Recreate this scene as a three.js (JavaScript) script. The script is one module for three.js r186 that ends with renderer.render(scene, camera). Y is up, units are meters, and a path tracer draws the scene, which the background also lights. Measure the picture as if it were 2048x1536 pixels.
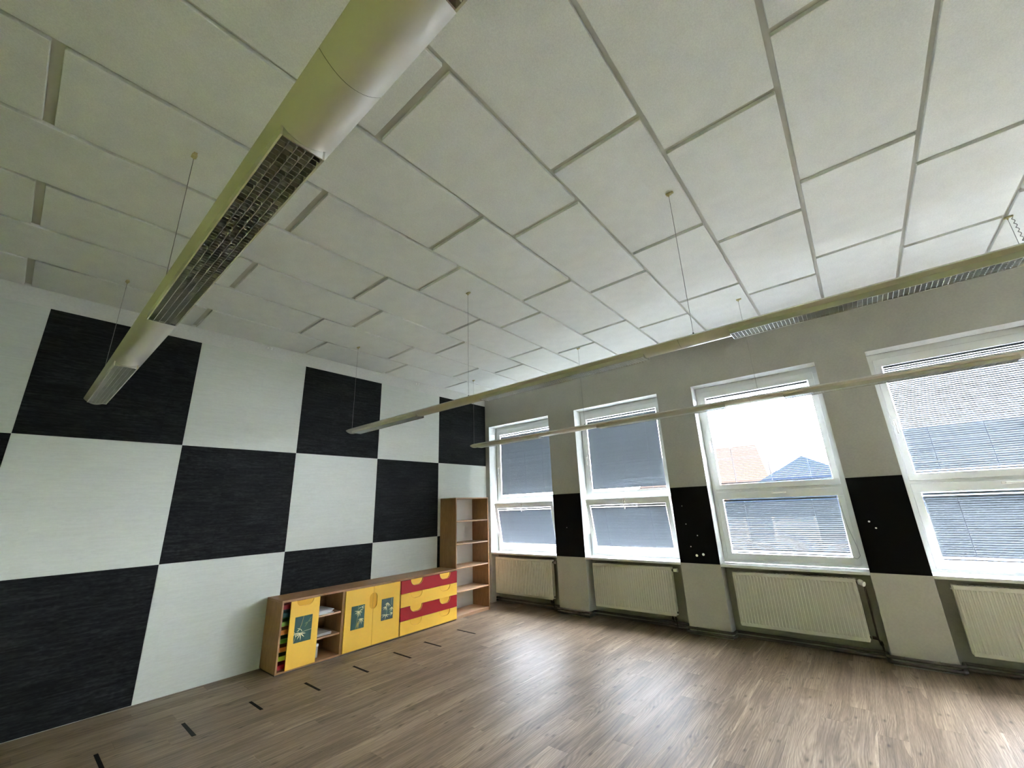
import * as THREE from 'three';
import { mergeGeometries, toCreasedNormals } from 'three/addons/utils/BufferGeometryUtils.js';
import { RoundedBoxGeometry } from 'three/addons/geometries/RoundedBoxGeometry.js';

// ------------------------------------------------------------------ camera, sky, exposure
const scene = new THREE.Scene();
const renderer = new THREE.WebGLRenderer();
renderer.toneMapping = THREE.LinearToneMapping;
renderer.toneMappingExposure = 8.0;
renderer.shadowMap.enabled = true;

const camera = new THREE.PerspectiveCamera(86.594, 2048 / 1536, 0.05, 200);
camera.rotation.order = 'YXZ';
camera.position.set(5.591, 1.631, 5.916);
camera.rotation.set(0.291257, 0.686331, -0.038256);
scene.add(camera);

scene.background = new THREE.Color().setRGB(0.89, 0.97, 1.12);      // bright overcast sky
scene.backgroundIntensity = 13;

// ------------------------------------------------------------------ helpers
let seed = 7;
const rnd = () => { seed = (seed * 1664525 + 1013904223) >>> 0; return seed / 4294967296; };
const rr = (a, b) => a + (b - a) * rnd();
const names = new Map();
function numbered(n) { const k = names.get(n) ?? 0; names.set(n, k + 1); return k ? n + '_' + String(k).padStart(3, '0') : n; }
function tag(o, label, category, group) { o.userData.label = label; o.userData.category = category; if (group) o.userData.group = group; return o; }
function thing(name, label, category, p = [0, 0, 0], turn = 0, group) {
  const o = new THREE.Group(); o.name = numbered(name); o.position.set(...p); o.rotation.y = turn; scene.add(o);
  return tag(o, label, category, group);
}
function mesh(name, geo, mat, parent) {
  const g = Array.isArray(geo) ? (geo.length > 1 ? mergeGeometries(geo.map((x) => x.index ? x.toNonIndexed() : x)) : geo[0]) : geo;
  const m = new THREE.Mesh(g, mat); m.name = name; m.castShadow = m.receiveShadow = true;
  if (parent) parent.add(m); else { m.name = numbered(name); scene.add(m); }
  return m;
}
function struct(name) { const o = new THREE.Group(); o.name = name; o.userData.kind = 'structure'; scene.add(o); return o; }
// uv in metres by the main direction of each face, with an offset; along=1 turns the grain
function uvm(g0, k = 1, uo = 0, vo = 0, turn = false) {
  const g = g0.index ? g0.toNonIndexed() : g0; const p = g.attributes.position, n = g.attributes.normal, uv = new Float32Array(p.count * 2);
  for (let i = 0; i < p.count; i++) {
    const ax = Math.abs(n.getX(i)), ay = Math.abs(n.getY(i)), az = Math.abs(n.getZ(i));
    let u, v;
    if (ax >= ay && ax >= az) { u = p.getZ(i); v = p.getY(i); } else if (ay >= az) { u = p.getX(i); v = p.getZ(i); } else { u = p.getX(i); v = p.getY(i); }
    if (turn) [u, v] = [v, u];
    uv[2 * i] = u * k + uo; uv[2 * i + 1] = v * k + vo;
  }
  g.setAttribute('uv', new THREE.BufferAttribute(uv, 2)); return g;
}
const box = (x0, x1, y0, y1, z0, z1) => new THREE.BoxGeometry(x1 - x0, y1 - y0, z1 - z0).translate((x0 + x1) / 2, (y0 + y1) / 2, (z0 + z1) / 2);
const rbox = (x0, x1, y0, y1, z0, z1, r = 0.003, s = 2) => new RoundedBoxGeometry(x1 - x0, y1 - y0, z1 - z0, s, Math.min(r, (x1 - x0) / 2.01, (y1 - y0) / 2.01, (z1 - z0) / 2.01)).translate((x0 + x1) / 2, (y0 + y1) / 2, (z0 + z1) / 2);
const cyl = (r, a, b, seg = 10, r2 = r) => {
  const A = new THREE.Vector3(...a), B = new THREE.Vector3(...b), d = B.clone().sub(A), g = new THREE.CylinderGeometry(r2, r, d.length(), seg);
  g.applyQuaternion(new THREE.Quaternion().setFromUnitVectors(new THREE.Vector3(0, 1, 0), d.clone().normalize()));
  return g.translate(...A.add(B).multiplyScalar(0.5).toArray());
};
const tubeThrough = (pts, r, seg, rad = 8) => new THREE.TubeGeometry(new THREE.CatmullRomCurve3(pts.map((p) => new THREE.Vector3(...p)), false, 'catmullrom', 0.02), seg, r, rad);
function extrude(shape, depth, bevel = 0.0012) {
  return new THREE.ExtrudeGeometry(shape, { depth: depth - 2 * bevel, bevelEnabled: bevel > 0, bevelSize: bevel, bevelThickness: bevel, bevelOffset: -bevel, bevelSegments: 1, curveSegments: 10 }).translate(0, 0, bevel);
}
// value noise
function hash(x, y, s) { let h = (x * 374761393 + y * 668265263 + s * 2147483647) | 0; h = Math.imul(h ^ (h >>> 13), 1274126177); h ^= h >>> 16; return (h >>> 0) / 4294967296; }
function vn(x, y, s, px = 0, py = 0) {
  const xi = Math.floor(x), yi = Math.floor(y), fx = x - xi, fy = y - yi, u = fx * fx * (3 - 2 * fx), v = fy * fy * (3 - 2 * fy);
  const wx = (a) => px ? ((a % px) + px) % px : a, wy = (a) => py ? ((a % py) + py) % py : a;
  const a = hash(wx(xi), wy(yi), s), b = hash(wx(xi + 1), wy(yi), s), c = hash(wx(xi), wy(yi + 1), s), d = hash(wx(xi + 1), wy(yi + 1), s);
  return (a + (b - a) * u) * (1 - v) + (c + (d - c) * u) * v;
}
const sm = (a, b, x) => { const t = Math.min(1, Math.max(0, (x - a) / (b - a))); return t * t * (3 - 2 * t); };
function tex(w, h, fn, srgb = true) {
  const d = new Uint8Array(w * h * 4);
  for (let y = 0; y < h; y++) for (let x = 0; x < w; x++) { const c = fn(x, y), i = (y * w + x) * 4; for (let k = 0; k < 3; k++) d[i + k] = Math.max(0, Math.min(255, c[k])); d[i + 3] = 255; }
  const t = new THREE.DataTexture(d, w, h, THREE.RGBAFormat); t.wrapS = t.wrapT = THREE.RepeatWrapping; t.magFilter = THREE.LinearFilter; t.minFilter = THREE.LinearMipmapLinearFilter; t.generateMipmaps = true;
  if (srgb) t.colorSpace = THREE.SRGBColorSpace; t.needsUpdate = true; return t;
}
const std = (c, rough = 0.6, o = {}) => new THREE.MeshStandardMaterial({ color: c, roughness: rough, ...o });

const matt = (c, rough = 1, spec = 0.05) => new THREE.MeshPhysicalMaterial({ color: c, roughness: rough, specularIntensity: spec });

// ------------------------------------------------------------------ materials
// sheet lining of the left wall: one uv unit = 1.2 m
const lino = (base, amp) => tex(512, 512, (x, y) => {
  const s = vn(x / 40 + 3 * vn(x / 60, y / 30, 5, 0, 0), y / 5, 1, 0, 0), f = vn(x / 9, y / 2.5, 2), c = vn(x / 110, y / 60, 3);
  const m = (s - 0.5) * 0.75 + (f - 0.5) * 0.55 + (c - 0.5) * 0.4;
  return base.map((b) => b + amp * m);
});
const M = {};
M.linoBlack = new THREE.MeshPhysicalMaterial({ color: 0xffffff, roughness: 0.7, specularIntensity: 0.35, map: lino([21, 22, 22], 34) });
M.linoWhite = std(0xffffff, 0.55, { map: lino([203, 206, 198], 8) });
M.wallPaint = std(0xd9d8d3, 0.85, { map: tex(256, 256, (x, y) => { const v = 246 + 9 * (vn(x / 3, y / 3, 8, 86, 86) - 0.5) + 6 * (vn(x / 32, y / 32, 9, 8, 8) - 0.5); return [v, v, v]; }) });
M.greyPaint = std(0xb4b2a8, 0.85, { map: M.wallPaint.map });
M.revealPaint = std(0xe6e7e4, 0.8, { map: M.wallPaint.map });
M.greenPaint = std(0xa9b062, 0.85);
M.ceilPanel = std(0xffffff, 0.95, { map: tex(512, 512, (x, y) => { const v = 226 + 16 * (vn(x / 1.6, y / 1.6, 18, 320, 320) - 0.5) + 5 * (vn(x / 40, y / 40, 19) - 0.5); return [v, v, v * 0.985]; }) });
M.ceilBase = std(0xcfcdc4, 0.9);
M.pvc = std(0xe9ebea, 0.32);
M.sill = std(0xe6e8e6, 0.35);
M.gasket = std(0x9a9c9a, 0.6);
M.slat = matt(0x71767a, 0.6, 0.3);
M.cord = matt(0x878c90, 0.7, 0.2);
M.glass = new THREE.MeshPhysicalMaterial({ color: 0xffffff, roughness: 0, transmission: 1, thickness: 0, ior: 1.45 });
M.pierBlack = new THREE.MeshPhysicalMaterial({ color: 0x050606, roughness: 0.7, specularIntensity: 0.3 });
M.pierWhite = std(0xc8c4b8, 0.7, { map: M.wallPaint.map });
M.radiator = std(0xd3cfc2, 0.4);
M.radiatorDark = std(0x55534c, 0.6);
M.valve = std(0xf2f1ec, 0.35);
M.pipe = std(0x57504a, 0.42, { metalness: 0.25 });
M.pipeBrown = std(0x3a2a22, 0.5);
M.lampBody = new THREE.MeshPhysicalMaterial({ color: 0xc2bdae, roughness: 0.34, metalness: 0.08, clearcoat: 0.6, clearcoatRoughness: 0.12 });
M.lampSeam = std(0x6a675c, 0.6);
M.alu = std(0xd4d4d0, 0.16, { metalness: 1 });
M.blade = std(0xdcdcd6, 0.3, { metalness: 0.85 });
M.wire = std(0x8a8a86, 0.4, { metalness: 0.7 });
M.brass = std(0xb9ad7c, 0.45);
M.screw = std(0xf0f0ea, 0.5);
M.paper = std(0xe9ebef, 0.8);
M.cardboard = std(0xb5b2a8, 0.8);
M.yellow = std(0xfccb4c, 0.42);
M.yellowEdge = std(0xf5cf62, 0.5);
M.yellowDeep = std(0xe6ac22, 0.5);
M.red = std(0xa8141e, 0.4);
M.backWhite = std(0xe4e2dc, 0.6);
M.tape = new THREE.MeshPhysicalMaterial({ color: 0x0e0c0a, roughness: 0.8, specularIntensity: 0.3 });
M.tapeGrey = new THREE.MeshPhysicalMaterial({ color: 0x2b2c25, roughness: 0.8, specularIntensity: 0.3 });
M.tube = std(0xeceae4, 0.3);
function woodTex(c0, c1, s) {
  return tex(256, 1024, (x, y) => {
    const w = vn(x / 60, y / 300, s) * 4, g = vn(x / 3.2 + w, y / 70, s + 1), f = vn(x / 1.2, y / 18, s + 2), b = vn(x / 40 + w * 0.4, y / 260, s + 3);
    const t = Math.min(1, Math.max(0, 0.45 * g + 0.25 * f + 0.3 * b)); return c0.map((a, i) => a + (c1[i] - a) * t);
  });
}
M.beech = std(0xffffff, 0.42, { map: woodTex([150, 110, 76], [188, 148, 108], 21) });
M.beechEdge = std(0xffffff, 0.45, { map: woodTex([182, 146, 114], [206, 172, 140], 31) });

// vinyl plank print: eight boards side by side in one picture
const NP = 8, PW = 128;
M.floor = new THREE.MeshPhysicalMaterial({ roughness: 0.42, specularIntensity: 0.4,
  map: tex(PW * NP, 1024, (X, y) => {
    const k = Math.floor(X / PW), x = X - k * PW, s = 100 + k * 11;
    const tone = [0.0, 0.08, -0.06, 0.03, -0.1, 0.06, -0.03, 0.01][k];
    const wx = x + 18 * (vn(x / 60, y / 260, s) - 0.5) + 3 * (vn(x / 14, y / 60, s + 1) - 0.5);
    const wave = Math.abs(((wx / 64 + 0.9 * vn(x / 80, y / 330, s + 2) + Math.pow((x - 64) / 64, 2) * (k % 3 === 0 ? 1.4 : 0.5) * Math.sin(y / 260 + k)) * 5) % 1 - 0.5) * 2;
    const fine = vn(x / 1.4, y / 38, s + 3), mid = 0.6 * vn(wx / 5, y / 210, s + 4) + 0.4 * vn(wx / 13, y / 330, s + 6), big = vn(x / 70, y / 240, s + 5);
    const curly = (k === 4 || k === 6) ? sm(0.5, 0.62, vn(x / 50, y / 200, s + 8)) * (Math.abs((vn(x / 13, y / 22, s + 9) * 7) % 1 - 0.5) * 1.1 - 0.2) : 0;
    let kn = 0; for (let q = 0; q < 2; q++) { const kx = 20 + 90 * hash(k, q, 61), ky = 80 + 860 * hash(k, q, 62), dd = Math.hypot((x - kx) / 7, (y - ky) / 16); kn += Math.exp(-dd * dd) * 0.4; }
    let t = 0.5 + tone + 0.22 * (wave - 0.5) * sm(0.2, 0.8, big) + 0.26 * (fine - 0.5) + 0.42 * (mid - 0.5) + 0.25 * (big - 0.5) + 0.3 * curly - kn;
    t = Math.min(1, Math.max(0, t)); const a = [72, 58, 44], b = [180, 159, 134];
    return a.map((v, i) => v + (b[i] - v) * t);
  }),
});

// ------------------------------------------------------------------ room shell
const RX = 9.7, RZ = 6.75, CY = 3.77, CT = 3.797;     // right wall, back wall, panel underside, plaster ceiling
const WT = 0.45;                                       // window wall thickness
const OPEN = [0.10, 2.075, 4.01, 5.925, 7.85].map((x) => [x, x + 1.445]);
const OT = 3.16, SY = 0.84;

const wallFar = struct('wall_far');
{
  const g = []; let x = -0.3;
  for (const [a, b] of OPEN) { g.push(box(x, a, -0.2, 4.1, -WT, 0)); x = b; }
  g.push(box(x, RX + 0.3, -0.2, 4.1, -WT, 0));
  for (const [a, b] of OPEN) { g.push(box(a, b, OT, 4.1, -WT, 0)); g.push(box(a, b, -0.2, SY - 0.02, -WT, -0.2)); }
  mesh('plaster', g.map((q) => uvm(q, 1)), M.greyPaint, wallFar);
  for (const [a, b] of OPEN) {             // white plaster lining of each niche and reveal
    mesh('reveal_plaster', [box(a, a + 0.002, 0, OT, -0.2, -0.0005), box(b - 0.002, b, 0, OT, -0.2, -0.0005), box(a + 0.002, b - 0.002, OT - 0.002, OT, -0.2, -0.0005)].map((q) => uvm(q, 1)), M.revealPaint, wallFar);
  }
  // black and white sheets on the piers
  const piers = [[1.545, 2.075], [3.52, 4.01], [5.455, 5.925], [7.37, 7.85]];
  const dots = [[[1.78, 1.27, .006]], [[3.648, 1.55, .007], [3.665, 1.318, .006], [3.79, 1.175, .008], [3.686, 1.037, .007], [3.744, 0.93, .016], [3.827, 0.945, .016]], [[5.56, 1.338, .01], [5.602, 1.273, .009]], []];
  piers.forEach(([a, b], i) => {
    const p = mesh('black_panel', uvm(rbox(a + 0.001, b - 0.001, 0.834, 1.795, 0.0005, 0.005, 0.001)), M.pierBlack, wallFar);
    for (const [dx, dy, r] of dots[i]) mesh('wall_plug', new THREE.CylinderGeometry(r * 0.8, r, 0.004, 12).rotateX(Math.PI / 2).translate(dx, dy, 0.0068), M.screw, p);
    mesh('white_panel', uvm(rbox(a + 0.001, b - 0.001, 0.055, 0.832, 0.0005, 0.005, 0.001)), M.pierWhite, wallFar);
  });
}
const wallLeft = struct('wall_left');
mesh('plaster', uvm(box(-0.3, 0, -0.2, 4.1, 0, RZ + 0.3)), M.wallPaint, wallLeft);
{
  const rows = [[2.4, 3.6], [1.2, 2.4], [0.003, 1.2]];
  for (let k = 0; k < 6; k++) {
    const z1 = 1.2 * (k + 1), z0 = 1.2 * k;
    rows.forEach(([y0, y1], r) => {
      const black = (k + r) % 2 === 0, g = rbox(0.0005, 0.005, y0 + 0.0008, y1 - 0.0008, Math.max(z0, 0.002) + 0.0008, Math.min(z1, RZ - 0.002) - 0.0008, 0.0012, 1);
      mesh(black ? 'black_panel' : 'white_panel', uvm(g, 1 / 1.2, rnd(), rnd()), black ? M.linoBlack : M.linoWhite, wallLeft);
    });
  }
}
const wallBack = struct('wall_back');
mesh('plaster', box(0, RX, -0.2, 4.1, RZ, RZ + 0.3), M.greenPaint, wallBack);
const wallRight = struct('wall_right');
mesh('plaster', uvm(box(RX, RX + 0.3, -0.2, 4.1, 0, RZ + 0.3)), M.wallPaint, wallRight);

const floor = struct('floor');
mesh('floor_base', box(-0.1, RX + 0.1, -0.15, -0.006, -0.21, RZ + 0.1), std(0x4a4036, 0.8), floor);
{
  const pw = 0.164, L = 1.51, offs = new Map([[3.66, 0.87], [3.48, 1.597], [3.167, 2.307], [3.355, 2.705], [4.155, 1.787], [4.314, 2.18], [4.479, 1.07], [4.648, 1.86], [5.149, 1.255], [5.304, 1.653], [5.468, 0.548], [5.637, 1.323], [4.808, 1.05]]);
  const x00 = 4.808 - Math.ceil(4.808 / pw) * pw; let last = 0;
  for (let c = 0; c * pw + x00 < RX; c++) {
    const x0 = Math.max(0.001, x00 + c * pw), x1 = Math.min(RX, x00 + (c + 1) * pw);
    let off = null; for (const [k, v] of offs) if (Math.abs(k - (x00 + c * pw)) < 0.06) off = v;
    if (off === null) off = last + rr(0.3, 0.7);
    last = off; off = ((off % L) + L) % L;
    for (let z = off - 2 * L; z < RZ; z += L) {
      const z0 = Math.max(z, -0.2), z1 = Math.min(z + L, RZ); if (z1 - z0 < 0.01) continue;
      const k = Math.floor(rnd() * NP), flip = rnd() < 0.5;
      const g = new THREE.BoxGeometry(x1 - x0 - 0.0006, 0.006, z1 - z0 - 0.0006).toNonIndexed().translate((x0 + x1) / 2, -0.003, (z0 + z1) / 2);
      const p = g.attributes.position, uv = g.attributes.uv;
      for (let i = 0; i < p.count; i++) {
        let u = (p.getX(i) - (x00 + c * pw)) / pw, v = (p.getZ(i) - z) / L; if (flip) { u = 1 - u; v = 1 - v; }
        uv.setXY(i, (k + 0.01 + 0.98 * u) / NP, 0.002 + 0.996 * v);
      }
      mesh('plank', g, M.floor, floor);
    }
  }
}
const ceiling = struct('ceiling');
mesh('plaster', box(-0.3, RX + 0.3, CT, CT + 0.25, -WT, RZ + 0.3), M.ceilBase, ceiling);
{
  const px = 0.634, w = 0.606, Lz = 1.27, gap = 0.045;
  for (let c = 0; c * px < RX; c++) {
    const x0 = Math.max(0.006, c * px), x1 = Math.min(c * px + w, RX - 0.006); if (x1 - x0 < 0.05) continue;
    const z00 = (c % 2 ? 0.185 : -0.17);
    for (let j = -1; j < 7; j++) {
      const z0 = Math.max(0.012, z00 + j * Lz + gap / 2), z1 = Math.min(RZ - 0.006, z00 + (j + 1) * Lz - gap / 2); if (z1 - z0 < 0.05) continue;
      mesh('ceiling_panel', uvm(rbox(x0, x1, CY + rr(0, 0.0015), CT + 0.001, z0, z1, 0.004, 1), 1, rnd(), rnd()), M.ceilPanel, ceiling);
    }
  }
}

// ------------------------------------------------------------------ windows and blinds
function lever(parent, vertical) {          // window handle: rosette and lever, about the origin
  const g = [rbox(-0.014, 0.014, -0.033, 0.033, 0, 0.012, 0.005), cyl(0.009, [0, 0, 0.01], [0, 0, 0.045], 10)];
  g.push(rbox(-0.009, 0.009, -0.125, 0.012, 0.034, 0.052, 0.008, 3));
  const m = mesh('handle', g, M.valve, parent); if (!vertical) m.rotation.z = Math.PI / 2; return m;
}
function ringFrame(x0, x1, y0, y1, t, b, l, r, z0, z1) {
  return [rbox(x0, x1, y1 - t, y1, z0, z1, 0.006), rbox(x0, x1, y0, y0 + b, z0, z1, 0.006), rbox(x0, x0 + l, y0 + b - 0.004, y1 - t + 0.004, z0, z1, 0.006), rbox(x1 - r, x1, y0 + b - 0.004, y1 - t + 0.004, z0, z1, 0.006)];
}
const slatW = 0.025, slatP = 0.0215;
const slatGeo = new Map();
function slatShape(len, tilt) {
  const k = len.toFixed(3) + '/' + tilt.toFixed(3);
  if (!slatGeo.has(k)) {                    // slightly crowned metal slat
    const sh = new THREE.Shape(), n = 4, h = 0.0007;
    for (let i = 0; i <= n; i++) { const t = i / n * 2 - 1; (i ? sh.lineTo : sh.moveTo).call(sh, t * slatW / 2, h * (1 - t * t)); }
    for (let i = n; i >= 0; i--) { const t = i / n * 2 - 1; sh.lineTo(t * slatW / 2, h * (1 - t * t) - 0.0004); }
    const g = new THREE.ExtrudeGeometry(sh, { depth: len, bevelEnabled: false }).translate(0, 0, -len / 2).rotateY(-Math.PI / 2);   // shape x -> z
    g.rotateX(-tilt); slatGeo.set(k, g);    // tilt > 0 lifts the room edge
  }
  return slatGeo.get(k);
}
function blind(label, x0, x1, y0, y1, z, tilt, jitter, cords, loop, raised) {
  const b = thing('venetian_blind', label, 'blind', [(x0 + x1) / 2, y0, z], 0, 'white venetian blinds on the window sashes');
  const w = x1 - x0, h = y1 - y0;
  mesh('head_rail', rbox(-w / 2, w / 2, h - 0.022, h, -0.011, 0.011, 0.003), M.slat, b);
  const rise = raised ? h - 0.13 : 0;
  mesh('bottom_rail', rbox(-w / 2, w / 2, 0.002 + rise, 0.014 + rise, -0.011, 0.011, 0.003), M.slat, b);
  const n = Math.floor((h - 0.045) / slatP);
  for (let i = 0; i < n; i++) {
    const s = mesh('slat', slatShape(w, tilt), M.slat, b); s.position.y = 0.024 + i * slatP + (h - 0.048 - (n - 1) * slatP) / 2; if (raised) s.position.y = rise + 0.018 + i * 0.085 / n; s.rotation.x = rr(-jitter, jitter); s.rotation.z = rr(-0.0006, 0.0006);
  }
  for (const c of cords) { const q = (c - 0.5) * w; mesh('ladder_cord', [box(q - 0.0012, q + 0.0012, 0.01 + rise, h - 0.01, 0.0125, 0.0135), box(q - 0.0012, q + 0.0012, 0.01 + rise, h - 0.01, -0.0135, -0.0125)], M.cord, b); }
  if (loop) mesh('pull_cord', tubeThrough([[w / 2 + 0.012, h - 0.02, 0.02], [w / 2 + 0.03, h * 0.5, 0.024], [w / 2 + 0.07, h * 0.14, 0.024], [w / 2 + 0.075, h * 0.02, 0.024], [w / 2 + 0.045, -0.02, 0.024], [w / 2 + 0.01, -0.005, 0.02]], 0.002, 40, 5), M.cord, b);
  return b;
}
const which = ['first window from the corner', 'second window from the corner', 'third window from the corner', 'fourth window from the corner', 'fifth window from the corner'];
const D = Math.PI / 180;
const UP = [68, 66, -3, -60, 0], LO = [-58, -58, 58, -60, 0];
OPEN.forEach(([a, b], i) => {
  const win = struct('window_' + (i + 1)), zf = -0.215, open = i < 2;
  const fr = ringFrame(a, b, SY, OT, 0.085, 0.05, 0.066, 0.066, zf - 0.075, zf);
  fr.push(rbox(a + 0.06, b - 0.06, 1.685, 1.755, zf - 0.075, zf, 0.005));
  mesh('frame', fr, M.pvc, win);
  const sx0 = a + 0.052, sx1 = b - 0.052;
  // upper sash
  const us = mesh('upper_sash', ringFrame(sx0, sx1, 1.736, OT - 0.066, 0.09, 0.066, 0.064, 0.064, zf - 0.05, zf + 0.022), M.pvc, win);
  mesh('pane', box(sx0 + 0.06, sx1 - 0.06, 1.79, OT - 0.15, zf - 0.03, zf - 0.026), M.glass, us);
  const hu = lever(us, true); hu.position.set(sx0 + 0.03, 2.36, zf + 0.022);
  // lower sash, hinged along its bottom edge
  const py = SY + 0.035, ls = mesh('lower_sash', ringFrame(sx0, sx1, 0, 1.704 - py, 0.09, 0.078, 0.064, 0.064, -0.05, 0.022), M.pvc, win);
  ls.position.set(0, py, zf); if (open) ls.rotation.x = 0.175;
  mesh('pane', box(sx0 + 0.06, sx1 - 0.06, 0.07, 1.704 - py - 0.085, -0.03, -0.026), M.glass, ls);
  const hl = lever(ls, open); hl.position.set((a + b) / 2, 1.704 - py - 0.028, 0.022);
  mesh('sill', rbox(a + 0.002, b - 0.002, SY - 0.032, SY, -0.21, 0.012, 0.006), M.sill, win);
  // hinge covers
  for (const hx of [sx0 + 0.05, sx1 - 0.05]) mesh('hinge_cover', rbox(hx - 0.03, hx + 0.03, SY + 0.012, SY + 0.026, zf, zf + 0.016, 0.005), M.pvc, win);
  // blinds
  const gx0 = sx0 + 0.064 + 0.007, gx1 = sx1 - 0.064 - 0.007;
  const where = open ? 'tilted-open lower sash' : 'closed lower sash';
  if (i < 4 || true) {
    const lab = i === 4 ? 'raised slatted blind on the window beyond the right picture edge' : ['closed grey-looking', 'closed grey-looking', 'glaring wide-open', 'half-open bluish'][i] + ' slatted blind, upper pane of ' + which[i];
    blind(lab, gx0, gx1, 1.802 + 0.008, OT - 0.156 - (i === 3 ? 0.004 : 0.01), zf + 0.004, UP[i] * D, open ? 0.05 : 0.02, [0.16, 0.5, 0.84], false, i === 4);
    const bl = blind(i === 4 ? 'raised lower slatted blind on the window beyond the right picture edge' : 'pale blue slatted blind on the ' + where + ' of ' + which[i], gx0, gx1, py + 0.084, 1.704 - 0.098, zf + 0.004, LO[i] * D, 0.015, [0.2, 0.8], i === 2, i === 4);
    if (open) { bl.position.set((gx0 + gx1) / 2, py + 0.084 * Math.cos(0.175) - 0.004 * Math.sin(0.175), zf + 0.084 * Math.sin(0.175) + 0.004 * Math.cos(0.175)); bl.rotation.x = 0.175; }
  }
});

// ------------------------------------------------------------------ radiators and pipes
function radiator(label, x0, x1, valveSide) {
  const w = x1 - x0, h = 0.59, r = thing('radiator', label, 'radiator', [x0, 0.17, -0.105], 0, 'white panel radiators under the windows');
  const shp = new THREE.Shape(), n = Math.round(w / 0.0335), p = w / n; shp.moveTo(0, 0); shp.lineTo(0, 0.012);
  for (let i = 0; i < n; i++) { const q = i * p; shp.lineTo(q + p * 0.18, 0.012); shp.lineTo(q + p * 0.34, 0.019); shp.lineTo(q + p * 0.72, 0.019); shp.lineTo(q + p * 0.88, 0.012); }
  shp.lineTo(w, 0.012); shp.lineTo(w, 0);
  const rib = new THREE.ExtrudeGeometry(shp, { depth: h - 0.07, bevelEnabled: false }).rotateX(-Math.PI / 2).translate(0, 0.035, 0);
  const front = rib.clone().scale(1, 1, -1); // mirrored so that the ribs face the room
  const idx = front.index; const q = front.toNonIndexed(); const pa = q.attributes.position;
  for (let i = 0; i < pa.count; i += 3) for (const A of [q.attributes.position, q.attributes.normal]) { const t = [A.getX(i), A.getY(i), A.getZ(i)]; A.setXYZ(i, A.getX(i + 1), A.getY(i + 1), A.getZ(i + 1)); A.setXYZ(i + 1, ...t); }
  q.computeVertexNormals(); q.translate(0, 0, 0.082);
  mesh('front_panel', [q, rbox(0, w, 0, 0.038, 0.078, 0.097, 0.006), rbox(0, w, h - 0.038, h, 0.078, 0.097, 0.006)], M.radiator, r);
  mesh('back_panel', rbox(0, w, 0, h, 0.005, 0.018, 0.005), M.radiator, r);
  const fins = []; for (let x = 0.02; x < w - 0.02; x += 0.034) fins.push(box(x, x + 0.002, 0.05, h - 0.03, 0.018, 0.08));
  mesh('convector_fins', fins, M.radiator, r);
  const gr = [box(0.0, w, h - 0.006, h + 0.003, 0.004, 0.009), box(0.0, w, h - 0.006, h + 0.003, 0.088, 0.093)];
  for (let x = 0.0; x <= w; x += 0.0375) gr.push(box(x - 0.004, x + 0.004, h - 0.002, h + 0.003, 0.006, 0.092));
  mesh('top_grille', gr, M.radiator, r);
  for (const x of [0, w]) mesh('side_cover', rbox(x - 0.006, x + 0.006, 0.012, h + 0.002, 0.008, 0.09, 0.003), M.radiator, r);
  mesh('bracket', [box(0.15, 0.18, 0.1, h - 0.08, -0.095, 0.006), box(w - 0.18, w - 0.15, 0.1, h - 0.08, -0.095, 0.006)], M.radiatorDark, r);
  if (valveSide) {
    const v = mesh('valve', [cyl(0.011, [w, h - 0.035, 0.05], [w + 0.035, h - 0.035, 0.05], 12), cyl(0.018, [w + 0.012, h - 0.035, 0.05], [w + 0.024, h - 0.035, 0.05], 6)], M.radiatorDark, r);
    mesh('thermostat_head', valveSide === 1 ? [cyl(0.021, [w + 0.03, h - 0.035, 0.05], [w + 0.085, h - 0.033, 0.05], 16, 0.024)] : [new THREE.SphereGeometry(0.028, 16, 12).translate(w + 0.042, h - 0.03, 0.06), cyl(0.022, [w + 0.03, h - 0.032, 0.06], [w + 0.07, h - 0.045, 0.085], 16, 0.026)], M.valve, v);
    mesh('end_plug', cyl(0.012, [w + 0.004, 0.04, 0.05], [w + 0.016, 0.04, 0.05], 10), M.radiatorDark, r);
  } else mesh('air_vent', [cyl(0.008, [-0.016, h - 0.035, 0.05], [0.0, h - 0.035, 0.05], 10)], M.valve, r);
  return r;
}
const RAD = [[0.19, 1.41], [2.185, 3.362], [4.13, 5.312], [6.04, 7.22], [7.97, 9.15]];
['ribbed white radiator in the niche next to the bookshelf', 'ribbed white radiator under the second window from the corner', 'flat-looking cream radiator with a separate riser pipe under the third window', 'radiator cut off by the right picture edge', 'radiator in the niche beyond the right picture edge'].forEach((l, i) => radiator(l, RAD[i][0], RAD[i][1], i < 2 ? 1 : i === 2 ? 2 : 0));
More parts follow.
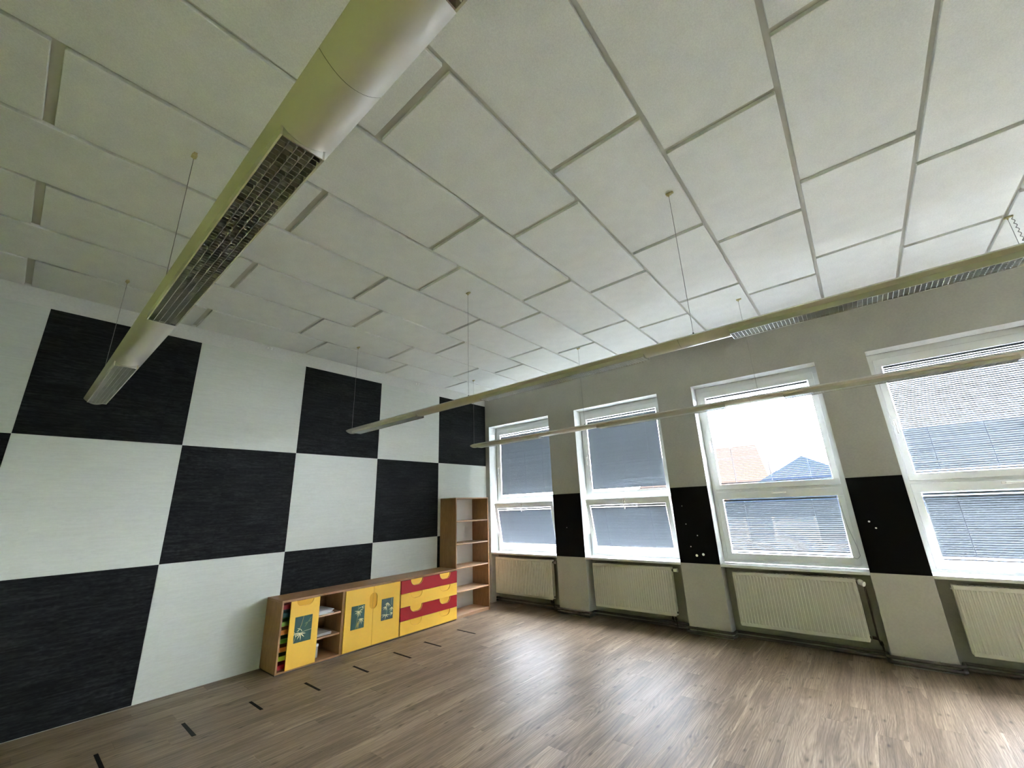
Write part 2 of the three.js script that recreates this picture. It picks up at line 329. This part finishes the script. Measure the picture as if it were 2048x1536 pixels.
function floorPipe(label, y, zo) {
  const t = thing('heating_pipe', label, 'pipe', [0, 0, 0]);
  // first stretch stays inside the first niche
  const P = [[0.125, y, -0.1 + zo]];
  OPEN.forEach(([a, b], i) => {
    const zi = -0.1 + zo, zp = 0.026 + zo * 0.4;
    if (i) P.push([a + 0.012, y, zp], [a + 0.03, y, zp - 0.018], [a + 0.034, y, zi + 0.014], [a + 0.05, y, zi]);
    P.push([b - 0.05, y, zi]); if (i < 4) P.push([b - 0.034, y, zi + 0.014], [b - 0.03, y, zp - 0.018], [b - 0.012, y, zp]);
  });
  mesh('pipe_run', mergeGeometries(P.slice(1).map((q, i) => cyl(0.015, P[i], q, 10)).concat(P.slice(1, -1).map((q) => new THREE.SphereGeometry(0.0151, 10, 8).translate(...q))).map((g) => g.toNonIndexed())), M.pipe, t);
  const cl = []; for (const [a, b] of [[1.545, 2.075], [3.52, 4.01], [5.455, 5.925], [7.37, 7.85]]) for (const q of [0.2, 0.72]) cl.push(a + (b - a) * q);
  for (const x of cl) mesh('clip', [new THREE.TorusGeometry(0.0165, 0.0028, 6, 14).rotateY(Math.PI / 2).translate(x, y, 0.026 + zo * 0.4), box(x - 0.004, x + 0.004, y - 0.004, y + 0.004, 0.0058, 0.012)], M.radiatorDark, t);
  return t;
}
const flow = floorPipe('dark heating pipe above the other, with a brown riser at the third radiator', 0.078, 0);
const back = floorPipe('lower dark heating pipe just above the floor along the window wall', 0.034, 0.004);
{ // riser beside the third radiator, stubs under the first two
  const at = (p) => p.map(([x, y, z]) => [5.365 + x, y, -0.055 + z]);
  const ri = mesh('riser', tubeThrough(at([[0.014, 0.69, 0], [0.016, 0.6, 0], [0.016, 0.26, 0], [0.016, 0.2, 0], [0.03, 0.17, 0], [0.038, 0.14, -0.01], [0.042, 0.08, -0.04]]), 0.009, 48), M.pipeBrown, flow);
  mesh('elbow', [cyl(0.015, ...at([[-0.028, 0.212, 0], [0.018, 0.205, 0]]), 10), cyl(0.016, ...at([[0.03, 0.185, 0], [0.036, 0.15, -0.005]]), 10)], M.pipeBrown, ri);
  for (const i of [0, 1]) for (const [k, own, y] of [[0, flow, 0.078], [1, back, 0.034]]) {
    const x = RAD[i][1] - 0.07 + 0.045 * k, st = mesh('connection', cyl(0.008, [x, y, k ? -0.083 : -0.097], [x, 0.165, k ? -0.05 : -0.06], 8), M.pipeBrown, own);
    mesh('union_nut', cyl(0.014, [x, 0.118, k ? -0.062 : -0.079], [x, 0.14, k ? -0.056 : -0.07], 6), M.pipeBrown, st);
  }
}

// ------------------------------------------------------------------ suspended lamps
const LY = 2.575, HW = 0.078;
const arcB = (z) => 0.008 + 0.04 * Math.pow(z / HW, 2), arcT = (z) => 0.05 + 0.028 * (1 - Math.pow(z / HW, 2));
function lampProfile(slot) {
  const s = new THREE.Shape(), N = 14; let first = true; const to = (z, y) => { if (first) s.moveTo(z, y); else s.lineTo(z, y); first = false; };
  for (let i = 0; i <= N; i++) { const z = HW * (1 - 2 * i / N); to(z, arcT(z)); }
  if (!slot) for (let i = 0; i <= N; i++) { const z = -HW * (1 - 2 * i / N); to(z, arcB(z)); }
  else {
    const e = 0.058; for (let i = 0; i <= 3; i++) { const z = -HW + (HW - e) * i / 3; to(z, arcB(z)); }
    to(-e, 0.0); to(-0.053, 0.0); to(-0.053, 0.05); to(0.053, 0.05); to(0.053, 0.0); to(e, 0.0);
    for (let i = 0; i <= 3; i++) { const z = e + (HW - e) * i / 3; to(z, arcB(z)); }
  }
  return s;
}
const lampSec = (slot, x0, x1) => {        // shape (z, y) swept along x
  let g = new THREE.ExtrudeGeometry(lampProfile(slot), { depth: x1 - x0, bevelEnabled: false });
  const p = g.attributes.position; for (let i = 0; i < p.count; i++) { const Z = p.getX(i), Y = p.getY(i), X = x0 + p.getZ(i); p.setXYZ(i, X, Y, Z); }
  for (let i = 0; i < p.count; i += 3) { const t = [p.getX(i), p.getY(i), p.getZ(i)]; p.setXYZ(i, p.getX(i + 1), p.getY(i + 1), p.getZ(i + 1)); p.setXYZ(i + 1, ...t); }
  g.computeVertexNormals(); return toCreasedNormals(g, 0.6);
};
function lampCap(x0, x1) {                  // rounded nose closing the lens profile
  const pos = [], N = 16, K = 6; const ring = (k) => { const t = k / K, s = Math.sqrt(1 - Math.pow(t * 0.92, 2)); const out = []; for (let i = 0; i <= N; i++) { const z = HW * (1 - 2 * i / N); out.push([x1 + (x0 - x1) * t, 0.042 + (arcT(z) - 0.042) * s, z * (0.35 + 0.65 * s)]); } for (let i = 0; i <= N; i++) { const z = -HW * (1 - 2 * i / N); out.push([x1 + (x0 - x1) * t, 0.042 + (arcB(z) - 0.042) * s, z * (0.35 + 0.65 * s)]); } return out; };
  for (let k = 0; k < K; k++) { const A = ring(k), B = ring(k + 1); for (let i = 0; i < A.length; i++) { const j = (i + 1) % A.length; pos.push(...A[i], ...B[i], ...A[j], ...A[j], ...B[i], ...B[j]); } }
  const E = ring(K), c = [x0, 0.042, 0]; for (let i = 0; i < E.length; i++) { const j = (i + 1) % E.length; pos.push(...E[i], ...c, ...E[j]); }
  const g = new THREE.BufferGeometry(); g.setAttribute('position', new THREE.Float32BufferAttribute(pos, 3)); g.computeVertexNormals(); g.setAttribute('uv', new THREE.Float32BufferAttribute(new Float32Array(pos.length / 3 * 2), 2)); return toCreasedNormals(g, 0.9);
}
const LOUV = [[0.86, 2.13], [3.07, 4.63], [5.17, 6.73], [7.67, 8.94]], BLANK = [[0.78, 0.86], [2.13, 3.07], [4.63, 4.869], [4.871, 5.17], [6.73, 7.67], [8.94, 9.02]];
const bladeGeo = box(-0.0006, 0.0006, 0.001, 0.024, -0.0528, 0.0528);
const secCache = {};
const cached = (k, f) => (secCache[k] ??= f());
function lamp(label, z, ends, coil) {
  const L = thing('suspended_lamp', label, 'lamp', [0, LY, z], 0, 'long suspended louvre lamps');
  BLANK.forEach(([a, b]) => mesh('housing', cached('b' + a, () => lampSec(false, a, b)), M.lampBody, L));
  mesh('seam', cached('seam', () => lampSec(false, 4.869, 4.871).scale(1, 0.97, 0.985).translate(0, 0.001, 0)), M.lampSeam, L);
  mesh('end_cap', cached('c0', () => lampCap(0.70, 0.78)), M.lampBody, L);
  mesh('end_cap', cached('c1', () => lampCap(9.10, 9.02)), M.lampBody, L);
  LOUV.forEach(([a, b], k) => {
    mesh('housing', cached('s' + a, () => lampSec(true, a, b)), M.lampBody, L);
    const lo = mesh('louvre', cached('l' + a, () => mergeGeometries([box(a, b, 0.0485, 0.0498, -0.0525, 0.0525), box(a + 0.0005, a + 0.004, 0.0, 0.049, -0.0525, 0.0525), box(b - 0.004, b - 0.0005, 0.0, 0.049, -0.0525, 0.0525)])), M.alu, L);
    for (let i = 0; i < 4; i++) mesh('louvre_fin', cached('f' + a + i, () => box(a + 0.004, b - 0.004, 0.001, 0.024, -0.0318 + 0.0212 * i - 0.0007, -0.0318 + 0.0212 * i + 0.0007)), M.blade, lo);
    mesh('fluorescent_tube', cached('t' + a, () => cyl(0.008, [a + 0.03, 0.038, 0], [b - 0.03, 0.038, 0], 10)), M.tube, lo);
    const n = Math.round((b - a) / 0.02);
    const xs = []; for (let i = 1; i < n; i++) xs.push(a + (b - a) * i / n);
    if (a < ends) for (const x of xs) { const m = mesh('louvre_blade', bladeGeo, M.blade, lo); m.position.x = x; }
    else { const m = mesh('louvre_blades', xs.map((x) => bladeGeo.clone().translate(x, 0, 0)), M.blade, lo); m.userData.kind = 'stuff'; }
  });
  for (const x of [0.75, 2.87, 4.955, 6.97, 9.0]) {
    const c = mesh('ceiling_mount', [rbox(x - 0.018, x + 0.018, CY - LY - 0.014, CY - LY - 0.0005, -0.014, 0.014, 0.004), rbox(x + 0.018, x + 0.034, CY - LY - 0.012, CY - LY - 0.0005, -0.01, 0.01, 0.003), cyl(0.004, [x, CY - LY - 0.03, 0], [x, CY - LY - 0.012, 0], 8, 0.008)], M.brass, L);
    mesh('wire', cyl(0.0016, [x, arcT(0) - 0.002, 0], [x, CY - LY - 0.012, 0], 6), M.wire, c);
    mesh('wire_grip', cyl(0.005, [x, arcT(0) - 0.002, 0], [x, arcT(0) + 0.016, 0], 8), M.radiatorDark, c);
  }
  if (coil) { const pts = [], x0 = 6.995; for (let i = 0; i <= 260; i++) { const t = i / 260, a = t * 2 * Math.PI * 26; pts.push(new THREE.Vector3(x0 + 0.006 * Math.cos(a), arcT(0) + (CY - LY - 0.012 - arcT(0)) * t, 0.03 * Math.sin(Math.PI * t) + 0.006 * Math.sin(a))); } mesh('coiled_cable', new THREE.TubeGeometry(new THREE.CatmullRomCurve3(pts), 520, 0.0025, 5), M.wire, L); }
}
lamp('long suspended lamp nearest the viewer, crossing the upper left', 5.59, 5.2, false);
lamp('middle long suspended lamp, crossing in front of the ceiling by the windows', 3.26, 6, false);
lamp('long suspended lamp closest to the windows, crossing the panes', 1.07, 6, true);
for (const [z, l] of [[4.08, 'small white hook under the ceiling above the white square'], [1.70, 'small white hook under the ceiling nearer the window corner']]) {
  const h = thing('wall_hook', l, 'hook', [0.0005, 3.733, z]);
  mesh('plate', rbox(0, 0.005, -0.012, 0.012, -0.03, 0.03, 0.002), M.valve, h); mesh('peg', rbox(0.004, 0.05, -0.008, 0.004, -0.014, 0.014, 0.004), M.valve, h);
}

// ------------------------------------------------------------------ low cupboards along the left wall: local x to the right, z to the front
function carcass(o, w, h, d, x0open) {
  const T = 0.019, wood = (g, turn = false) => uvm(g, 1, rnd(), rnd(), turn);
  mesh('side_panel', wood(rbox(0, T, 0.012, h - 0.022, 0, d, 0.0015)), M.beech, o);
  mesh('side_panel', wood(rbox(w - T, w, 0.012, h - 0.022, 0, d, 0.0015)), M.beech, o);
  mesh('top_board', wood(rbox(0, w, h - 0.022, h, 0, d, 0.002), true), M.beech, o);
  mesh('base_board', wood(rbox(T, w - T, 0.012, 0.031, 0, d, 0.0015), true), M.beech, o);
  mesh('back_board', wood(box(T, w - T, 0.03, h - 0.022, 0.002, 0.006), true), M.beech, o);
  mesh('plinth', [box(0.004, w - 0.004, 0, 0.012, 0.01, d - 0.012)], M.radiatorDark, o);
}
function frontShape(w, h, notches, r = 0.03) {      // panel outline with grip cut-outs: {side:'top'|'left'|'right', c, w, d}
  const s = new THREE.Shape(); s.moveTo(0, 0); s.lineTo(w, 0);
  const R = notches.find((n) => n.side === 'right'), L = notches.find((n) => n.side === 'left'), T = notches.filter((n) => n.side === 'top').sort((a, b) => b.c - a.c);
  if (R) { s.lineTo(w, R.c - R.w / 2); s.absarc(w - R.d + R.d, R.c - R.w / 2 + R.d, R.d, -Math.PI / 2, -Math.PI, true); s.lineTo(w - R.d, R.c + R.w / 2 - R.d); s.absarc(w, R.c + R.w / 2 - R.d, R.d, Math.PI, Math.PI / 2, true); }
  s.lineTo(w, h);
  for (const n of T) { const q = n.d * 0.95; s.lineTo(n.c + n.w / 2, h); s.lineTo(n.c + n.w / 2, h - n.d + q); s.absarc(n.c + n.w / 2 - q, h - n.d + q, q, 0, -Math.PI / 2, true); s.lineTo(n.c - n.w / 2 + q, h - n.d); s.absarc(n.c - n.w / 2 + q, h - n.d + q, q, -Math.PI / 2, -Math.PI, true); s.lineTo(n.c - n.w / 2, h); }
  s.lineTo(0, h);
  if (L) { s.lineTo(0, L.c + L.w / 2); s.absarc(0, L.c + L.w / 2 - L.d, L.d, Math.PI / 2, 0, true); s.lineTo(L.d, L.c - L.w / 2 + L.d); s.absarc(0, L.c - L.w / 2 + L.d, L.d, 0, -Math.PI / 2, true); }
  s.lineTo(0, 0); return s;
}
function rimTop(n, h, t = 0.006) {                  // pale rim round a top grip
  const q = n.d * 0.95, s = new THREE.Shape(), a = n.c - n.w / 2, b = n.c + n.w / 2;
  s.moveTo(b + t, h); s.lineTo(b + t, h - n.d + q); s.absarc(b - q, h - n.d + q, q + t, 0, -Math.PI / 2, true); s.lineTo(a + q, h - n.d - t); s.absarc(a + q, h - n.d + q, q + t, -Math.PI / 2, -Math.PI, true); s.lineTo(a - t, h); s.lineTo(a, h);
  s.lineTo(a, h - n.d + q); s.absarc(a + q, h - n.d + q, q, Math.PI, Math.PI * 1.5, false); s.lineTo(b - q, h - n.d); s.absarc(b - q, h - n.d + q, q, -Math.PI / 2, 0, false); s.lineTo(b, h); s.lineTo(b + t, h);
  return s;
}
// bamboo prints: cream leaves on dark green
function bambooTex(kind) {
  const c = document.createElement('canvas'); c.width = 192; c.height = 256; const x = c.getContext('2d');
  x.fillStyle = kind === 2 ? '#39494a' : '#1d4a43'; x.fillRect(0, 0, 192, 256);
  let s = 11 + kind * 17; const r = () => { s = (s * 1103515245 + 12345) % 2147483648; return s / 2147483648; };
  for (let i = 0; i < 60; i++) { x.fillStyle = 'rgba(' + (20 + 60 * r() | 0) + ',' + (60 + 60 * r() | 0) + ',' + (55 + 40 * r() | 0) + ',0.13)'; x.beginPath(); x.arc(192 * r(), 256 * r(), 10 + 40 * r(), 0, 7); x.fill(); }
  const leaf = (px, py, a, len, wd, col) => { x.save(); x.translate(px, py); x.rotate(a); x.fillStyle = col; x.beginPath(); x.moveTo(0, 0); x.quadraticCurveTo(len * 0.35, -wd, len, 0); x.quadraticCurveTo(len * 0.35, wd, 0, 0); x.fill(); x.restore(); };
  const stem = (p, wd, col) => { x.strokeStyle = col; x.lineWidth = wd; x.beginPath(); x.moveTo(p[0], p[1]); x.quadraticCurveTo(p[2], p[3], p[4], p[5]); x.stroke(); };
  const cr = '#f3e9b8', go = '#dcc06a', ol = '#7f8c5c';
  if (kind === 0) {
    stem([92, 0, 84, 60, 60, 120], 3, go); stem([60, 120, 30, 170, 0, 256], 3, go); stem([192, 150, 130, 150, 50, 168], 3, cr);
    for (const [a, l] of [[2.6, 50], [0.9, 40], [-2.9, 36]]) leaf(66, 124, a, l, 7, cr);
    for (const [a, l] of [[0.2, 62], [0.8, 66], [1.5, 74], [2.1, 66], [2.7, 60], [3.3, 54]]) leaf(72, 168, a, l, 10, cr);
    for (const [a, l] of [[0.6, 40], [1.4, 46], [2.3, 40], [-2.6, 30]]) leaf(14, 158, a, l, 7, cr);
    for (const [a, l] of [[-0.9, 62], [-0.3, 40], [2.2, 60], [2.8, 40]]) leaf(146, 70, a, l, 7, ol);
  } else if (kind === 1) {
    stem([96, 0, 104, 120, 70, 256], 3, go); stem([192, 20, 150, 60, 120, 120], 3, go);
    for (const [a, l] of [[3.3, 70], [2.8, 66], [2.3, 56], [1.8, 70], [1.2, 60], [0.4, 50], [-0.4, 62]]) leaf(112, 66, a, l, 9, cr);
    for (const [a, l] of [[2.9, 40], [-0.2, 50], [0.4, 46]]) leaf(140, 24, a, l, 7, cr);
    for (const [a, l] of [[2.5, 60], [2.0, 66], [1.5, 70], [1.0, 56], [0.4, 40], [3.0, 50]]) leaf(150, 150, a, l, 9, cr);
    for (const [a, l] of [[1.8, 96], [1.6, 90], [2.0, 80]]) leaf(112, 170, a, l, 6, go);
  } else {
    stem([170, 0, 150, 60, 168, 90], 3, cr); stem([80, 60, 110, 160, 60, 256], 3, cr);
    for (const [a, l] of [[2.2, 60], [1.9, 70], [1.2, 70], [0.8, 78], [2.7, 54]]) leaf(100, 52, a, l, 8, cr);
    for (const [a, l] of [[2.4, 60], [2.9, 56], [1.7, 50], [1.2, 60]]) leaf(70, 96, a, l, 8, cr);
    for (const [a, l] of [[2.6, 62], [2.1, 70], [1.6, 64], [1.0, 50]]) leaf(172, 116, a, l, 8, cr);
    for (const [a, l] of [[3.2, 66], [2.7, 64], [0.2, 70], [0.7, 60], [1.5, 52]]) leaf(70, 192, a, l, 9, cr);
    for (const [a, l] of [[2.9, 60], [2.4, 52], [3.4, 50]]) leaf(186, 190, a, l, 8, cr);
  }
  const t = new THREE.CanvasTexture(c); t.colorSpace = THREE.SRGBColorSpace; return t;
}
function printOn(parent, kind, x0, x1, y0, y1, z) {
  mesh('bamboo_print', new THREE.BoxGeometry(x1 - x0, y1 - y0, 0.0012).translate((x0 + x1) / 2, (y0 + y1) / 2, z + 0.0007), std(0xffffff, 0.45, { map: bambooTex(kind) }), parent).userData.label = 'dark green print with cream bamboo leaves';
}
const CH = 0.722, CD = 0.412, FX = 0.008, q90 = Math.PI / 2;
const ZL = [3.735, 3.008, 2.2, 1.152];
{ // open unit with one sliding door
  const w = ZL[0] - ZL[1] - 0.001, o = thing('open_cupboard', 'beech low cupboard with one yellow door and open paper shelves', 'cupboard', [FX, 0, ZL[0]], q90);
  carcass(o, w, CH, CD);
  mesh('divider', uvm(rbox(0.345, 0.363, 0.031, CH - 0.022, 0.008, CD - 0.03, 0.0015), 1, rnd(), rnd()), M.beech, o);
  for (const y of [0.487, 0.258]) mesh('shelf', uvm(rbox(0.363, w - 0.019, y - 0.018, y, 0.008, CD - 0.02, 0.002), 1, rnd(), rnd(), true), M.beechEdge, o);
  const dx = ZL[0] - 3.643, dw = 0.323, d = mesh('door', extrude(frontShape(dw, 0.668, [{ side: 'top', c: 0.155, w: 0.19, d: 0.062 }]), 0.018).translate(dx, 0.031, CD), M.yellow, o);
  mesh('grip_plate', rbox(dx + 0.05, dx + 0.26, 0.62, 0.697, CD + 0.0005, CD + 0.005, 0.002), M.yellowDeep, d);
  printOn(d, 0, ZL[0] - 3.585, ZL[0] - 3.394, 0.275, 0.532, CD + 0.018);
  // trays in runners on the left
  const col = [0x7d0f16, 0x0f4a44, 0x6f9a1c, 0xd98a24, 0x6f9a1c, 0xd98a24, 0xa8b81e, 0xb5121e], nm = ['dark red', 'teal', 'green', 'orange', 'grass green', 'amber', 'lime', 'bright red'];
  const spot = ['topmost', 'second from top', 'third from top', 'fourth from top', 'fourth from bottom', 'third from bottom', 'second from bottom', 'lowest'];
  for (let i = 0; i < 8; i++) {
    const y = 0.622 - i * 0.0835, t = thing('plastic_tray', nm[i] + ' plastic tray behind the yellow door, ' + spot[i] + ' of its stack', 'tray', [FX, y, ZL[0]], q90, 'trays in the open cupboard');
    const m = std(col[i], 0.35);
    mesh('bowl', [box(0.024, 0.34, 0, 0.004, 0.03, CD - 0.046), box(0.024, 0.028, 0, 0.048, 0.03, CD - 0.046), box(0.336, 0.34, 0, 0.048, 0.03, CD - 0.046), box(0.024, 0.34, 0, 0.048, 0.03, 0.034), rbox(0.024, 0.34, 0, 0.044, CD - 0.05, CD - 0.044, 0.002)], m, t);
    mesh('lip', rbox(0.022, 0.342, 0.04, 0.05, CD - 0.052, CD - 0.028, 0.004), m, t);
  }
  for (const [y, n, lab] of [[0.4872, 9, 'pile of loose papers on the upper cupboard shelf'], [0.2582, 8, 'pile of loose papers on the lower cupboard shelf']]) {
    const t = thing('paper_pile', lab, 'papers', [FX, y, ZL[0]], q90, 'papers in the open cupboard'); let h = 0;
    for (let i = 0; i < n; i++) { const th = rr(0.002, 0.005), g = box(-0.105, 0.105, 0, th, -0.145, 0.145); g.rotateY(rr(-0.14, 0.14)); g.translate(0.37 + 0.135 + rr(-0.012, 0.03), h, 0.2 + rr(0.0, 0.03)); mesh('sheet', g, i % 3 === 1 ? M.backWhite : M.paper, t); h += th; }
  }
  const bx = thing('cardboard_box', 'pale grey box on the bottom of the open cupboard', 'box', [FX, 0.0312, ZL[0]], q90);
  mesh('body', rbox(0.372, 0.505, 0, 0.12, 0.06, 0.3, 0.003), M.cardboard, bx); mesh('lid', rbox(0.369, 0.508, 0.115, 0.14, 0.057, 0.303, 0.003), M.paper, bx);
}
{ // two doors
  const w = ZL[1] - ZL[2] - 0.001, o = thing('door_cupboard', 'low cupboard with two yellow doors and bamboo prints', 'cupboard', [FX, 0, ZL[1]], q90);
  carcass(o, w, CH, CD);
  const m = ZL[1] - 2.612, H = 0.672, y0 = 0.026;
  const grip = { c: 0.505, w: 0.185, d: 0.054 };
  [[0.012, m - 0.0015, 'right', 1, ZL[1] - 2.912, ZL[1] - 2.732, 0.252, 0.512], [m + 0.0015, w - 0.008, 'left', 2, ZL[1] - 2.49, ZL[1] - 2.312, 0.27, 0.522]].forEach(([a, b, side, k, p0, p1, q0, q1]) => {
    const d = mesh('door', extrude(frontShape(b - a, H, [{ side, ...grip }]), 0.018).translate(a, y0, CD), M.yellow, o);
    const gx = side === 'right' ? b - 0.06 : a; mesh('grip_plate', rbox(gx, gx + 0.06, y0 + grip.c - 0.1, y0 + grip.c + 0.1, CD + 0.0005, CD + 0.004, 0.001), M.yellowDeep, d);
    printOn(d, k, p0, p1, q0, q1, CD + 0.018);
  });
}
{ // four drawers
  const w = ZL[2] - ZL[3] - 0.001, o = thing('drawer_cupboard', 'low cupboard with four red and yellow drawers', 'cupboard', [FX, 0, ZL[2]], q90);
  carcass(o, w, CH, CD);
  const n1 = { side: 'top', c: 0.262, w: 0.2, d: 0.074 }, n2 = { side: 'top', c: 0.786, w: 0.2, d: 0.074 };
  for (let i = 0; i < 4; i++) {
    const y = 0.026 + i * 0.168, h = 0.165, red = i % 2 === 1;
    const d = mesh('drawer', extrude(frontShape(w - 0.02, h, [n1, n2]), 0.018).translate(0.012, y, CD), red ? M.red : M.yellow, o); d.userData.label = (red ? 'red' : 'yellow') + ' drawer front';
    for (const n of [n1, n2]) {
      mesh('grip_plate', rbox(0.012 + n.c - 0.108, 0.012 + n.c + 0.108, y + h - 0.085, y + h, CD + 0.0005, CD + 0.006, 0.001), M.yellow, d);
      mesh('grip_rim', new THREE.ExtrudeGeometry(rimTop(n, h, red ? 0.006 : 0.003), { depth: 0.0011, bevelEnabled: false, curveSegments: 10 }).translate(0.012, y, CD + 0.0178), red ? M.yellowEdge : M.yellowDeep, d);
    }
  }
}
{ // bookshelf in the corner
  const H = 1.8, d = 0.39, w = 0.77, o = thing('bookshelf', 'tall empty beech bookshelf in the corner by the window', 'bookshelf', [FX, 0, ZL[3] - 0.003], q90), T = 0.018;
  const wd = (g, turn) => uvm(g, 1, rnd(), rnd(), turn);
  mesh('side_panel', wd(rbox(0, T, 0, H - T, 0, d, 0.0015)), M.beech, o); mesh('side_panel', wd(rbox(w - T, w, 0, H - T, 0, d, 0.0015)), M.beech, o);
  mesh('top_board', wd(rbox(-0.002, w + 0.002, H - T, H, 0, d + 0.002, 0.002), true), M.beechEdge, o);
  mesh('back_board', box(T, w - T, 0.02, H - T, 0.001, 0.006), M.backWhite, o);
  for (const y of [1.43, 1.077, 0.722, 0.38, 0.045]) mesh('shelf', wd(rbox(T, w - T, y - 0.018, y, 0.007, d - 0.006, 0.002), true), M.beechEdge, o);
  mesh('plinth', wd(box(T, w - T, 0, 0.027, d - 0.03, d - 0.014), true), M.beechEdge, o);
}
// tape marks on the floor
{
  const T = [[1.488, 0.80, 1.158], [2.096, 0.838, 1.164], [2.559, 0.842, 1.178], [3.082, 0.846, 1.147], [3.611, 0.855, 1.166], [4.107, 0.86, 1.125], [4.602, 0.834, 1.162], [5.123, 0.86, 1.16]];
  const ord = ['first', 'second', 'third', 'fourth', 'fifth', 'sixth', 'seventh', 'eighth'];
  T.forEach(([z, a, b], i) => {
    const s = new THREE.Shape(), hw = 0.013; s.moveTo(a, -hw + rr(-.002, .002)); s.lineTo(b, -hw + rr(-.004, .002)); s.lineTo(b + 0.004, hw); s.lineTo(a - 0.003, hw + rr(-.002, .003)); s.closePath();
    const g = new THREE.ExtrudeGeometry(s, { depth: 0.0008, bevelEnabled: false }).rotateX(-Math.PI / 2).translate(0, 0.0002, z);
    tag(mesh('floor_tape', g, i === 6 ? M.tapeGrey : M.tape), (i === 6 ? 'worn greyish' : 'dark') + ' tape strip on the floor, ' + ord[i] + ' from the bookshelf', 'tape', 'tape strips on the floor');
  });
}

// ------------------------------------------------------------------ outside
{
  const g = mesh('ground', box(-60, 70, -4.4, -4.0, -80, -WT), matt(0x4a4f49)); g.userData.kind = 'structure';
  function house(label, x0, x1, z0, z1, eave, ridge, alongX, wallC, roofC, hip = 0) {
    const h = thing('house', label, 'house', [0, 0, 0]);
    mesh('walls', box(x0, x1, -4, eave, z0, z1), matt(wallC), h);
    const o = 0.5, X0 = x0 - o, X1 = x1 + o, Z0 = z0 - o, Z1 = z1 + o, cx = (X0 + X1) / 2, cz = (Z0 + Z1) / 2, e = eave - 0.1;
    const A = alongX ? [X0 + hip, ridge, cz] : [cx, ridge, Z0 + hip], B = alongX ? [X1 - hip, ridge, cz] : [cx, ridge, Z1 - hip];
    const c = [[X0, e, Z0], [X1, e, Z0], [X1, e, Z1], [X0, e, Z1]], pos = [], tri = (...p) => pos.push(...p.flat());
    if (alongX) { tri(c[3], c[2], B); tri(c[3], B, A); tri(c[1], c[0], A); tri(c[1], A, B); tri(c[0], c[3], A); tri(c[2], c[1], B); }
    else { tri(c[2], c[1], A); tri(c[2], A, B); tri(c[0], c[3], B); tri(c[0], B, A); tri(c[3], c[2], B); tri(c[1], c[0], A); }
    tri(c[0], c[1], c[2]); tri(c[0], c[2], c[3]);
    const rg = new THREE.BufferGeometry(); rg.setAttribute('position', new THREE.Float32BufferAttribute(pos, 3)); rg.computeVertexNormals();
    mesh('roof', rg, matt(roofC), h);
    for (let x = x0 + 1; x < x1 - 1.4; x += 2.4) for (const y of [-2.8, -0.2]) { const f = mesh('window_frame', rbox(x, x + 1.1, y, y + 1.4, z1, z1 + 0.06, 0.01), M.pvc, h); mesh('window_glass', box(x + 0.08, x + 1.02, y + 0.08, y + 1.32, z1 + 0.06, z1 + 0.07), std(0x1a2026, 0.1), f); }
  }
  house('brown-roofed house seen through the left of the third window', -7, 1.2, -32, -23, 1.6, 5.2, true, 0x8d8478, 0x1a1410, 1.4);
  house('blue-grey gabled house seen through the right of the third window', 0.5, 7.5, -21.5, -14, 1.0, 3.1, false, 0x7f868c, 0x0d1219, 0);
  house('long blue-grey roof seen through the fourth window', 7.4, 26, -35, -23.2, 3.7, 5.35, true, 0x6f7c88, 0x0d141c, 0);
}
renderer.render(scene, camera);
